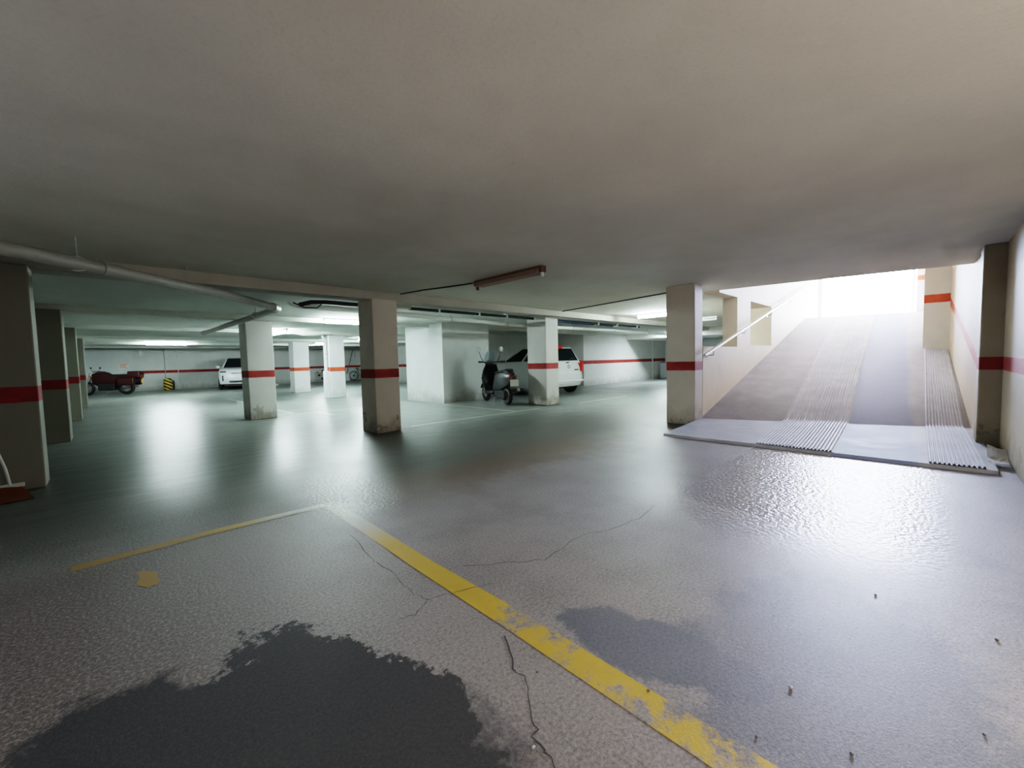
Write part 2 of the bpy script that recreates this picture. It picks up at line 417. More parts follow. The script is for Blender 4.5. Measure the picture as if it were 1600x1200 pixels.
# unseen blockers added to stop sky light leaking into the shell
struct(MB().box(16.8, 21.2, 2.56, 3.05, 0, 2.2).build('leak_block_exit_side', 'ramp_wall'))
struct(MB().box(16.9, 17.2, -1.4, 3.05, 0, 2.0).build('leak_block_exit_below', 'ramp_wall'))
struct(MB().box(6.6, 7.6, -1.5, -.97, 0, 2.6).build('leak_block_right', 'ramp_wall'))
# ramp surface
def xk(y): return 6.8+(2.56-y)*.355
def xt(y): return 14.7+(2.56-y)*.3
def zr(x, y):
    if x < xk(y): return .03+.055*(x-5.45)/(xk(y)-5.45)
    if x < xt(y): return .085+(2.13-.085)*(x-xk(y))/(xt(y)-xk(y))
    return 2.13+.075*(x-xt(y))/(16.85-xt(y))
def path(y0, y1, n=14):
    """stations along the ramp with y sliding from y0 (foot) to y1 (top)"""
    out = []
    for x in [5.46]+[None]+[k for k in range(n)]+[16.85]:
        out.append(x)
    return out
rows = []
ys = [2.56, 2.2, 1.7, 1.2, .7, .2, -.1, -.28, -.46]
def foot(y): return 5.47 if y > 0 else 5.47+(.0 - y)*.05
xs_n = 10
for i in range(-1, xs_n+3):
    r = []
    for y in ys:
        if i == -1: r.append((foot(y)-.02, y, -.02)); continue
        if i == 0: x = foot(y)
        elif i <= xs_n: 
            x = xk(y)+(xt(y)-xk(y))*((i-1)/(xs_n-1))
        elif i == xs_n+1: x = 16.0
        else: x = 16.85
        r.append((x, y, zr(x, y)))
    rows.append(r)
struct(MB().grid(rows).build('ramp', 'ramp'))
def ridged(yl0, yl1, yr0, yr1, x1, count, name):
    """concrete band with lengthwise anti-slip ridges"""
    st = []
    n = 16
    rows = []
    for i in range(n+1):
        r = []
        for k in range(count*4+1):
            u = k/(count*4)
            yf = yl0+(yr0-yl0)*u
            if i < 3: x = foot(yf)+.01+(xk(yf)-foot(yf)-.01)*i/2
            else: x = xk(yf)+(x1-xk(yf))*(i-2)/(n-2)
            t = (x-5.45)/(x1-5.45)
            y = (yl0+(yl1-yl0)*t)*(1-u)+(yr0+(yr1-yr0)*t)*u
            ph = k % 4
            r.append((x, y, zr(x, y)+.006+(.017 if ph in (1, 2) else .0)))
        rows.append(r)
    return struct(MB().grid(rows).build(name, 'ridge'))
ridged(1.42, 1.86, .69, 1.06, 15.2, 22, 'ramp_strip_1')
ridged(-.03, .05, -.40, -.275, 11.62, 12, 'ramp_strip_2')

# painted bay lines and cracks in the slab
def line(pts, wid, mat, name='floor_line', z=.0015):
    m = MB(); P = [Vector((p[0], p[1], z)) for p in pts]
    rows = []
    for i, p in enumerate(P):
        d = (P[min(i+1, len(P)-1)]-P[max(i-1, 0)]).normalized(); nrm = Vector((-d.y, d.x, 0))
        ww = wid[i] if isinstance(wid, list) else wid
        rows.append([p-nrm*ww/2, p+nrm*ww/2])
    return struct(m.grid(rows).build(name, mat))
line([(1.195, 3.33), (1.185, 2.6), (1.168, 1.9), (1.17, 1.2), (1.15, .33), (1.13, -.6)], [.10, .105, .11, .125, .125, .125], 'line_yellow')
line([(1.15, 3.30), (.45, 3.34), (-.2, 3.31)], .085, 'line_yellow', z=.0018)
line([(.07, 2.98), (.10, 2.9), (.09, 2.82), (.11, 2.74)], [.03, .07, .085, .05], 'line_yellow')
line([(2.95, 17.0), (2.95, 13.8), (2.98, 11.4), (3.0, 10.2)], .1, 'line_pale')
line([(3.0, 9.95), (6.2, 10.3)], .09, 'line_pale')
line([(3.45, 9.95), (3.48, 9.1)], .1, 'line_pale')
line([(3.7, 6.25), (6.9, 6.12)], .1, 'line_pale')
line([(6.15, 8.8), (6.2, 6.2)], .1, 'line_pale')
line([(8.3, 6.05), (10.5, 6.0)], .1, 'line_pale', z=.0018)
line([(11.9, 8.6), (11.9, 6.2)], .1, 'line_pale')
line([(14.2, 8.8), (14.2, 6.4)], .1, 'line_pale')
def crack(pts, w=.0035):
    out = []
    for a, b in zip(pts, pts[1:]):
        for k in range(4):
            t = k/4; out.append((a[0]+(b[0]-a[0])*t+random.uniform(-.012, .012), a[1]+(b[1]-a[1])*t+random.uniform(-.012, .012)))
    out.append(pts[-1])
    line(out, [w*random.uniform(.4, 1.2) for _ in out], 'crack', 'floor_crack', .0024)
crack([(1.06, 2.6), (1.02, 2.22), (1.0, 2.11), (1.0, 1.86), (.98, 1.72), (1.0, 1.6), (1.09, 1.57), (1.17, 1.54), (1.30, 1.48)])
crack([(1.0, 1.6), (.9, 1.55), (.84, 1.56)], .003)
crack([(1.08, 1.16), (.98, 1.02), (.97, .95), (.87, .83), (.82, .76), (.80, .68), (.78, .6)], .005)
crack([(1.3, 1.72), (1.51, 1.56), (1.65, 1.45), (2.03, 1.49), (2.27, 1.39), (2.53, 1.36), (2.82, 1.4)], .0045)

# ------------------------------------------------------------------ columns (each a thing)
def column(x0, x1, y0, y1, mat, label, h, group='concrete columns with a red band'):
    o = MB().box(x0, x1, y0, y1, 0, h, .012, 2).build('column', mat, off=((x0+x1)/2, (y0+y1)/2, 0))
    for v in o.data.vertices:
        v.co.x += .004*math.sin(v.co.z*5+x0); v.co.y += .004*math.cos(v.co.z*4+y0)
    return tag(o, label, 'column', group, 'thing')
column(2.95, 3.37, 6.0, 6.5, 'col_warm', 'beige square column with red band and chipped base, nearest beyond the yellow bay corner', 2.10)
column(2.05, 2.54, 9.7, 10.28, 'col_cool', 'grey square column with red band standing in front of the white parked crossover', 2.05)
column(7.40, 7.86, 6.33, 6.93, 'col_cool', 'pale square column with red band standing in front of the white hatchback', 2.11)
column(6.55, 6.87, 2.56, 3.02, 'col_warm', 'beige column with red band at the foot of the ramp where the handrail starts', 2.22)
column(6.85, 7.2, -.9, -.40, 'wall_right', 'peeling column with red band beside the crumpled sheet at the ramp foot', 2.22)
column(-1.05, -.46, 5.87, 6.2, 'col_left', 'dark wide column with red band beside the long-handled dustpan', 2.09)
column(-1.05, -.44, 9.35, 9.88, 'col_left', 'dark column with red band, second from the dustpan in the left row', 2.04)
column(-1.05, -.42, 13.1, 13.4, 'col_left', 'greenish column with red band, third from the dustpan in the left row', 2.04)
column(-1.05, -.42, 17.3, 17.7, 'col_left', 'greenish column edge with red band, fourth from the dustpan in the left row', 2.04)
column(5.24, 5.74, 13.8, 14.3, 'col_pale', 'white column with orange red band and a white pipe up its side', 2.11)
column(5.34, 5.93, 17.75, 18.3, 'col_pale', 'white column with orange red band, behind the one with the pipe up its side', 2.11)

# ------------------------------------------------------------------ pipes and cables under the ceiling
t = thing('drain_pipe', (1.0, 6.0, 2.0), 'long grey drain pipe slung diagonally under the near ceiling from the dark left column', 'pipe')
MB().tube([(-1.5, 3.89, 2.0), (-.49, 4.74, 2.0), (1.0, 6.0, 1.99), (1.88, 6.97, 1.98)], .055, 14).build('pipe', 'pvc', t, smooth=.8)
MB().tube([(.02, 5.17, 1.998), (.15, 5.28, 1.998)], .064, 14).build('coupling', 'pvc', t, smooth=.8)
MB().tube([(1.82, 6.9, 1.98), (1.92, 7.04, 1.98), (1.95, 7.2, 1.98)], .066, 14).build('elbow', 'pvc', t, smooth=.8)
for f in (.25, .8):
    p = Vector((-.49, 4.74, 2.0)).lerp(Vector((1.0, 6.0, 1.99)), f)
    b = MB().ring(p, .06, .008, 'y', 16, 6); b.tube([p+Vector((0, 0, .06)), p+Vector((0, 0, HN-p.z))], .006, 6); b.build('hanger', 'metal', t)
t = thing('drain_pipe', (1.9, 9, 1.98), 'pale open-ended drain pipe passing beside the grey column in front of the crossover', 'pipe')
MB().tube([(1.95, 7.22, 1.98), (1.90, 9.4, 1.975), (1.80, 12.75, 1.96)], .05, 14, cap=False).build('pipe', 'pvc', t, smooth=.8)
MB().tube([(1.803, 12.55, 1.961), (1.80, 12.78, 1.96)], .058, 14, cap=False).build('socket', 'pvc', t, smooth=.8)
for y in (8.2, 11.2):
    b = MB().ring((1.9, y, 1.976), .054, .008, 'y', 16, 6); b.tube([(1.9, y, 2.03), (1.9, y, HI)], .006, 6); b.build('hanger', 'metal', t)
t = thing('water_pipe', (6, 7.05, 1.95), 'long white pipe running below the black cables and over the white hatchback', 'pipe')
MB().tube([(2.3, 7.05, 2.04), (4, 7.05, 2.02), (7.6, 7.05, 1.94), (8.8, 7.05, 1.95), (11.6, 7.05, 1.97), (15.3, 7.05, 1.93), (20.68, 7.05, 1.9)], .045, 12).build('pipe', 'pvc_white', t, smooth=.8)
for x in (3.8, 5.2, 6.8, 9.4, 11.6, 13.8, 16.5):
    zc = 2.02-.022*(x-4) if x < 7.6 else 1.955
    b = MB().ring((x, 7.05, zc), .05, .008, 'x', 16, 6); b.tube([(x, 7.05, zc+.05), (x, 7.05, HI)], .006, 6); b.build('hanger', 'metal', t)
t = thing('cable_bundle', (5, 6.62, 2.07), 'thick black cable bundle clipped under the ceiling between the two middle columns', 'cable')
MB().tube([(3.75, 6.62, 2.075), (5, 6.62, 2.075), (7.3, 6.62, 2.07)], .028, 10).build('cable', 'black', t, smooth=.8)
MB().tube([(3.75, 6.70, 2.085), (5.5, 6.70, 2.085), (7.3, 6.70, 2.08)], .02, 10).build('cable', 'black', t, smooth=.8)
for x in (4.6, 5.6, 6.4): MB().box(x-.015, x+.015, 6.57, 6.74, 2.04, 2.118).build('clip', 'pvc_white', t)
t = thing('cable_bundle', (2.6, 6.62, 2.05), 'short black cable bundle with loose white ends left of the beige middle column', 'cable')
MB().tube([(2.15, 6.75, 2.02), (2.3, 6.66, 2.06), (2.5, 6.62, 2.07), (3.2, 6.62, 2.07)], .032, 10).build('cable', 'black', t, smooth=.8)
MB().tube([(2.02, 6.85, 2.06), (2.12, 6.80, 2.0), (2.2, 6.75, 1.98), (2.38, 6.66, 2.02), (2.45, 6.62, 2.06)], .012, 8).build('loose_wire', 'pvc_white', t, smooth=.8)
MB().tube([(2.05, 6.7, 2.04), (2.18, 6.6, 1.96), (2.36, 6.6, 1.97), (2.46, 6.66, 2.05)], .010, 8).build('loose_wire', 'plastic', t, smooth=.8)
t = thing('conduit', (10, 6.62, 2.07), 'pair of navy conduits with pale clips under the ceiling right of the hatchback column', 'conduit')
MB().tube([(7.9, 6.62, 2.075), (12.4, 6.62, 2.075)], .026, 10).build('conduit_tube', 'navy', t, smooth=.8)
MB().tube([(7.9, 6.72, 2.05), (11, 6.72, 2.05)], .018, 10).build('conduit_tube', 'navy', t, smooth=.8)
for x in (10.0, 11.0, 12.2): MB().box(x-.03, x+.03, 6.57, 6.76, 2.03, 2.118).build('clip', 'pvc_white', t)
t = thing('junction_box', (3.6, 6.45, 2.05), 'small beige junction box beside the top of the beige middle column', 'junction box')
MB().box(3.48, 3.85, 6.36, 6.52, 2.03, 2.115, .01).build('case', 'beige_box', t)
MB().box(3.50, 3.83, 6.352, 6.36, 2.04, 2.10, .003).build('cover', 'pvc', t)
def cable(pts, r, label, mat='plastic', z=None):
    return tag(MB().tube(pts, r, 8).build('cable', mat, smooth=.8, off=pts[0]), label, 'cable', None, 'thing')
cable([(3.45, 6.0, 2.205), (3.55, 5.5, 2.209), (3.72, 4.95, 2.209), (3.80, 4.60, 2.209)], .010, 'thin dark cable on the ceiling from the beige column to the rusty lamp')
cable([(7.64, 6.0, 2.206), (7.4, 4.8, 2.207), (7.05, 3.25, 2.207), (6.92, 3.05, 2.206)], .012, 'thin dark cable on the ceiling from the hatchback column to the ramp column')
t = thing('drain_pipe', (5.15, 13.78, 0), 'white pipe running up the side of a white column', 'pipe')
MB().tube([(5.17, 13.95, .9), (5.17, 13.95, 1.9), (5.10, 13.9, 1.98), (5.10, 13.9, 2.11)], .05, 12).build('pipe', 'pvc_white', t, smooth=.8)
MB().box(5.10, 5.228, 13.85, 14.05, 0, .9, .01).build('pipe_cover', 'pvc_white', t)
MB().ring((5.17, 13.95, 1.45), .052, .01, 'z', 16, 6).build('clamp', 'metal', t)
t = thing('cable', (4.1, 13.2, 2.0), 'white wavy cable hanging between two lit lamps in the inner garage', 'cable')
MB().tube([(3.70, 13.0, 2.09), (3.85, 13.0, 2.05), (4.2, 13.0, 1.99), (4.6, 13.0, 2.0), (5.0, 13.1, 2.07)], .018, 8).build('wire', 'pvc_white', t, smooth=.8)
for (x, zz, lb) in ((2.18, 2.09, 'thin conduit on the far wall above the striped drum'), (2.70, 2.09, 'thin pale conduit on the far wall right of the striped drum')):
    t = thing('conduit', (x, 27.58, 0), lb, 'conduit')
    MB().tube([(x, 27.57, 0.02), (x, 27.57, zz)], .014, 8).build('conduit_tube', 'pvc' if x < 2.5 else 'pvc_white', t, smooth=.8)
    for z in (.5, 1.1, 1.7): MB().box(x-.03, x+.03, 27.55, 27.598, z-.015, z+.015).build('clip', 'metal', t)
t = thing('drain_pipe', (19.2, 9.55, 0), 'thin white vertical pipe on the wall beside the white cupboard', 'pipe')
MB().tube([(19.2, 9.55, 0.01), (19.2, 9.55, 2.11)], .03, 10).build('pipe', 'pvc_white', t, smooth=.8)
for z in (.5, 1.3): MB().ring((19.2, 9.55, z), .034, .008, 'z', 14, 6).build('clamp', 'metal', t)

# ------------------------------------------------------------------ fluorescent lamps
def lamp(c, along, label, lit=True, zc=HI, L=1.2, rusty=False):
    """batten lamp: housing, two holders, tube"""
    t = thing('fluorescent_lamp', (c[0], c[1], zc), label, 'lamp', 0 if along == 'x' else PI/2, 'fluorescent lamps')
    if rusty:
        b = MB().box(-L/2-.03, L/2+.03, -.045, .045, -.075, .001, .006); b.build('housing', 'rust', t, world=False)
        MB().prism([(-.075, -.085), (.075, -.085), (.047, -.03), (-.047, -.03)], -L/2+.02, L/2-.02, 'x').build('reflector', 'rust_edge', t, world=False)
        for s in (-1, 1): MB().box(s*(L/2+.005)-.012, s*(L/2+.005)+.012, -.02, .02, -.125, -.075, .004).build('lamp_holder', 'rust' if s > 0 else 'pvc_white', t, world=False)
        return t
    MB().box(-L/2-.03, L/2+.03, -.035, .035, -.042, .001, .006).build('housing', 'housing', t, world=False)
    for s in (-1, 1): MB().box(s*(L/2+.012)-.014, s*(L/2+.012)+.014, -.022, .022, -.098, -.042, .004).build('lamp_holder', 'housing', t, world=False)
    MB().tube([(-L/2, 0, -.082), (L/2, 0, -.082)], .032, 14).build('tube', 'tube' if lit else 'tube_off', t, world=False, smooth=.8)
    return t
lamp((1.75, 20.75), 'x', 'lit tube lamp above the striped drum in front of the far wall')
lamp((3.62, 13.1), 'y', 'lit tube lamp seen end on, just right of the grey column by the crossover')
lamp((4.05, 9.25), 'x', 'lit tube lamp nearest the beige middle column, brightest of the inner lamps')
lamp((7.35, 19.3), 'x', 'small lit tube lamp between the two white columns')
lamp((7.6, 15.5), 'x', 'lit tube lamp mostly hidden behind the beige middle column, above the bicycle')
lamp((10.0, 4.75), 'y', 'lit tube lamp on the near slab left of the ramp column', zc=HN)
lamp((12.55, 4.9), 'y', 'unlit white tube lamp seen through the ramp wall opening', lit=False, zc=HN)
lamp((3.79, 3.88), 'y', 'unlit rusty brown lamp without a tube hanging from the near ceiling', lit=False, zc=HN, rusty=True)

# ------------------------------------------------------------------ handrail
t = thing('handrail', (10, 2.45, 1.9), 'white sloping handrail fixed to the left wall of the ramp', 'handrail')
A, B = Vector((6.68, 2.46, 1.10)), Vector((15.4, 2.46, 3.24))
MB().tube([A, B], .026, 12).build('rail', 'rail', t, smooth=.8)
for f in (.045, .235, .45, .66, .87):
    p = A.lerp(B, f)
    m = MB().tube([p+Vector((0, 0, -.02)), p+Vector((0, 0, -.09)), p+Vector((.0, .10, -.10))], .009, 8)
    m.lathe((p.x, 2.552, p.z-.10), [(.03, 0), (.03, .008)], 'y', 12)
    m.build('bracket', 'metal', t)

# ------------------------------------------------------------------ vehicles
def car(root, L, W, belt, roofz, prof, arches, gh, hw_top, nose=.25, tail=.15, paint='car_white', wr=.29, glass_side=((.06, .40), (.44, .78)), open_all=True):
    """body local: x across, y forward (0 = rear .. L), z up"""
    m = MB()
    pts = []
    for p in prof:
        if p[0] == 'arch':
            yc, r, dirn = p[1], p[2], p[3]
            for k in range(9):
                a = PI*k/8; pts.append((yc+dirn*-r*math.cos(a), max(.18, wr+r*math.sin(a) if True else 0)))
        else: pts.append(p)
    m.prism(pts, -W/2, W/2, 'x')
    bm = m.bm
    for zz in (.36, .5, .64, .78, .9):
        bmesh.ops.bisect_plane(bm, geom=bm.verts[:]+bm.edges[:]+bm.faces[:], plane_co=(0, 0, zz), plane_no=(0, 0, 1))
    for yy in (.08, .2, .4, L*.35, L*.5, L*.65, L-.7, L-.4, L-.2, L-.08):
        bmesh.ops.bisect_plane(bm, geom=bm.verts[:]+bm.edges[:]+bm.faces[:], plane_co=(0, yy, 0), plane_no=(0, 1, 0))
    for xx in (-.42*W, -.3*W, 0, .3*W, .42*W):
        bmesh.ops.bisect_plane(bm, geom=bm.verts[:]+bm.edges[:]+bm.faces[:], plane_co=(xx, 0, 0), plane_no=(1, 0, 0))
    for v in bm.verts:
        u = abs(v.co.x)/(W/2)
        y = v.co.y
        e = nose*u**3 if y > L*.75 else (tail*u**3 if y < L*.25 else 0)
        if y > L*.75: v.co.y -= e*(y-L*.75)/(L*.25)
        elif y < L*.25: v.co.y += e*(L*.25-y)/(L*.25)
        z = v.co.z
        k = 1.
        if z > .7: k -= .10*((z-.7)/(belt-.7))**2
        if z < .4: k -= .05*((.4-z)/.2)**1.5 if z < .4 else 0
        ye = max(0, (.35-y)/.35, (y-(L-.5))/.5); k -= .07*ye**2
        v.co.x *= k
        if z > belt-.25 and u < .9: v.co.z += .025*(1-u*u)
    es = [e for e in bm.edges if len(e.link_faces) == 2 and e.calc_face_angle(0) > .7 and (e.verts[0].co.z > .3 and e.verts[1].co.z > .3) and not any(abs(e.verts[0].co.y-a) < .42 and e.verts[0].co.z < wr+.42 for a in arches)]
    bmesh.ops.bevel(bm, geom=es, offset=.035, segments=3, affect='EDGES', profile=.5, clamp_overlap=True)
    m.build('body', paint, root, world=False, smooth=.7)
    # greenhouse
    (yr0, yr1, yf1, yf0), w0 = gh, W/2*.90
    g = MB()
    lo = [(-w0, yr0, belt-.03), (w0, yr0, belt-.03), (w0, yf0, belt-.06), (-w0, yf0, belt-.06)]
    hi = [(-hw_top, yr1, roofz-.05), (hw_top, yr1, roofz-.05), (hw_top, yf1, roofz-.04), (-hw_top, yf1, roofz-.04)]
    a = [g.bm.verts.new(p) for p in lo]; b = [g.bm.verts.new(p) for p in hi]
    cc = g.bm.verts.new((0, (yr1+yf1)/2, roofz))
    g.bm.faces.new(a[::-1])
    for i in range(4): g.bm.faces.new((a[i], a[(i+1) % 4], b[(i+1) % 4], b[i])); g.bm.faces.new((b[i], b[(i+1) % 4], cc))
    bmesh.ops.recalc_face_normals(g.bm, faces=g.bm.faces)
    es = [e for e in g.bm.edges if not (e.verts[0] in a and e.verts[1] in a) and cc not in e.verts]
    bmesh.ops.bevel(g.bm, geom=es, offset=.06, segments=3, affect='EDGES', profile=.5)
    g.build('cabin', paint, root, world=False, smooth=.9)
    def pane(c0, c1, d1, d0, u0, u1, v0, v1, name, mat, off=.008, su0=0., su1=0.):
        """patch on a cabin face: u along c0-c1, v up to d0-d1"""
        c0, c1, d0, d1 = map(Vector, (c0, c1, d0, d1))
        nn = (c1-c0).cross(d0-c0).normalized()*off
        S = lambda u, v: (c0.lerp(c1, u)).lerp(d0.lerp(d1, u), v)+nn
        q = MB().quad(S(u0, v0), S(u1, v0), S(u1+su1, v1), S(u0+su0, v1), 6, 3)
        bmesh.ops.solidify(q.bm, geom=q.bm.faces[:], thickness=.006)
        return q.build(name, mat, root, world=False)
    # rear window, windscreen, side windows
    pane(lo[0], lo[1], hi[1], hi[0], .07, .93, .14, .90, 'rear_window', 'glass')
    pane(lo[2], lo[3], hi[3], hi[2], .06, .94, .10, .94, 'windscreen', 'glass')
    for s in (0, 1):
        for (u0, u1, f0, f1) in glass_side:
            if s == 0: pane(lo[3], lo[0], hi[0], hi[3], u0, u1, .17, .92, 'side_window', 'glass', su0=f0, su1=f1)
            else: pane(lo[1], lo[2], hi[2], hi[1], 1-u1, 1-u0, .17, .92, 'side_window', 'glass', su0=-f1, su1=-f0)
    for yc in arches:
        for s in (-1, 1):
            xo = s*(W/2-.05)
            wl = MB().lathe((xo, yc, wr), [(wr*.62, -.09*s), (wr*.93, -.09*s), (wr, -.06*s), (wr, .02*s), (wr*.93, .05*s), (wr*.62, .05*s), (wr*.60, .03*s)], 'x', 28).build('wheel', 'black', root, world=False, smooth=.6)
            h = MB().lathe((xo, yc, wr), [(wr*.6, .02*s), (wr*.6, .04*s), (wr*.2, .055*s), (wr*.1, .055*s)], 'x', 24); hb = h.build('hubcap', 'chrome', wl, world=False, smooth=.6)
    MB().box(-W/2+.25, W/2-.25, .25, L-.3, .2, .5).build('underbody', 'plastic', root, world=False)
    for s in (-1, 1):
        mm = MB().ball((s*(W/2+.03), yf0-.32, belt+.05), .09, .06, .07, 2).build('door_mirror', paint, root, world=False, smooth=1.)
        MB().quad((s*(W/2-.04), yf0-.385, belt+.0), (s*(W/2+.10), yf0-.385, belt+.0), (s*(W/2+.09), yf0-.385, belt+.1), (s*(W/2-.03), yf0-.385, belt+.1)).build('mirror_face', 'mirror', mm, world=False)

# white hatchback, rear toward us, nose into the recess
t = thing('hatchback_car', (10.06, 7.62, 0), 'small white hatchback parked behind a red banded column, its red rear lights showing', 'car')
P1 = [(.10, .26), (.02, .36), (0, .50), (.01, .62), (.07, .68), (.09, .80), (.16, 1.0), (2.42, .98), (2.95, .90), (3.38, .76), (3.52, .64), (3.58, .48), (3.56, .30), (3.48, .22)]
prof = P1+[(3.22, .22), ('arch', 2.92, .33, -1), (2.58, .2), (.98, .2), ('arch', .64, .33, -1), (.28, .24)]
car(t, 3.58, 1.66, 1.0, 1.52, prof, (.64, 2.92), (.17, .42, 1.52, 2.40), .60, glass_side=((.05, .42, .10, -.01), (.47, .76, -.01, -.03), (.80, .94, -.03, -.05)))
for s in (-1, 1):
    o = MB().prism([(-.05, .70), (.05, .72), (.045, 1.0), (-.02, 1.04)], .10, .30, 'y').build('tail_lamp', 'red_lens', t, world=False)
    o.location.x = s*.745
MB().box(-.40, -.02, .31, .46, 1.41, 1.525, .015).build('high_brake_lamp', 'red_lens', t, world=False)
MB().box(-.25, .25, -.004, .008, .50, .60, .003).build('number_plate', 'plate', t, world=False)
MB().box(-.62, .62, -.012, .03, .40, .46, .01).build('bumper_strip', 'car_white', t, world=False)
MB().box(.30, .50, .085, .10, .745, .775).build('badge', 'plastic', t, world=False)
MB().ring((0, .085, .86), .05, .008, 'y', 20, 6).build('emblem', 'chrome', t, world=False)
MB().tube([(.1, .15, 1.03), (.2, .17, 1.10), (.42, .19, 1.12)], .008, 6).build('wiper', 'plastic', t, world=False)
MB().box(-.05, .05, .11, .15, .97, 1.0, .005).build('hatch_handle', 'plastic', t, world=False)
for s in (-1, 1):
    for y in (.85, 1.75): MB().box(s*.795-.02, s*.795+.02, y-.07, y+.07, .80, .83, .006).build('door_handle', 'plastic', t, world=False)
    MB().ball((s*.62, 3.30, .70), .14, .12, .07, 2).build('headlamp', 'clear_lens', t, world=False, smooth=1.)

# white crossover at the far wall, nose toward us
t = thing('crossover_car', (5.42, 27.35, 0), 'white crossover parked nose out at the far wall, half hidden by the grey column', 'car', PI-.2)
prof = [(.10, .34), (.02, .42), (0, .60), (.05, .72), (.10, .9), (.14, 1.06), (3.05, 1.06), (3.55, 1.02), (3.95, .93), (4.10, .80), (4.16, .58), (4.12, .40), (4.05, .28)]
prof += [(3.72, .28), ('arch', 3.36, .36, -1), (3.0, .26), (1.14, .26), ('arch', .78, .36, -1), (.4, .28)]
car(t, 4.16, 1.78, 1.06, 1.60, prof, (.78, 3.36), (.12, .50, 2.0, 3.0), .56, wr=.33, nose=.42, glass_side=((.06, .42, .10, 0), (.46, .78, 0, -.03)))
for s in (-1, 1):
    MB().box(s*.68-.13, s*.68+.13, 3.72, 3.93, .84, .90, .02).build('headlamp', 'glass', t, world=False)
    MB().prism([(s*.70-.03, .42), (s*.70+.03, .45), (s*.70+.03, .70), (s*.70-.03, .68)], 3.80, 3.92, 'y').build('air_vent', 'plastic', t, world=False)
MB().box(-.35, .35, 4.10, 4.135, .78, .81, .005).build('grille', 'plastic', t, world=False)
MB().box(-.45, .45, 4.13, 4.155, .36, .44, .01).build('lower_grille', 'plastic', t, world=False)
MB().box(-.26, .26, 4.15, 4.172, .56, .67, .003).build('number_plate', 'plate', t, world=False)

def wheel(root, c, R, w, axis='x', rim='metal', spokes=5):
    wl = MB().ring(c, R-w/2, w/2, axis, 32, 10).build('wheel', 'black', root, world=False, smooth=1.)
    m = MB().ring(c, R-w*.95, w*.16, axis, 28, 6)
    m.lathe(c, [(R*.16, -w*.45), (R*.16, w*.45)], axis, 14)
    for k in range(spokes):
        a = 2*PI*k/spokes
        d = Vector((0, math.cos(a), math.sin(a))) if axis == 'x' else Vector((math.cos(a), 0, math.sin(a)))
        m.tube([Vector(c)+d*R*.1, Vector(c)+d*(R-w)], w*.12 if spokes < 9 else .002, 6)
    m.build('rim', rim, wl, world=False)
    return wl

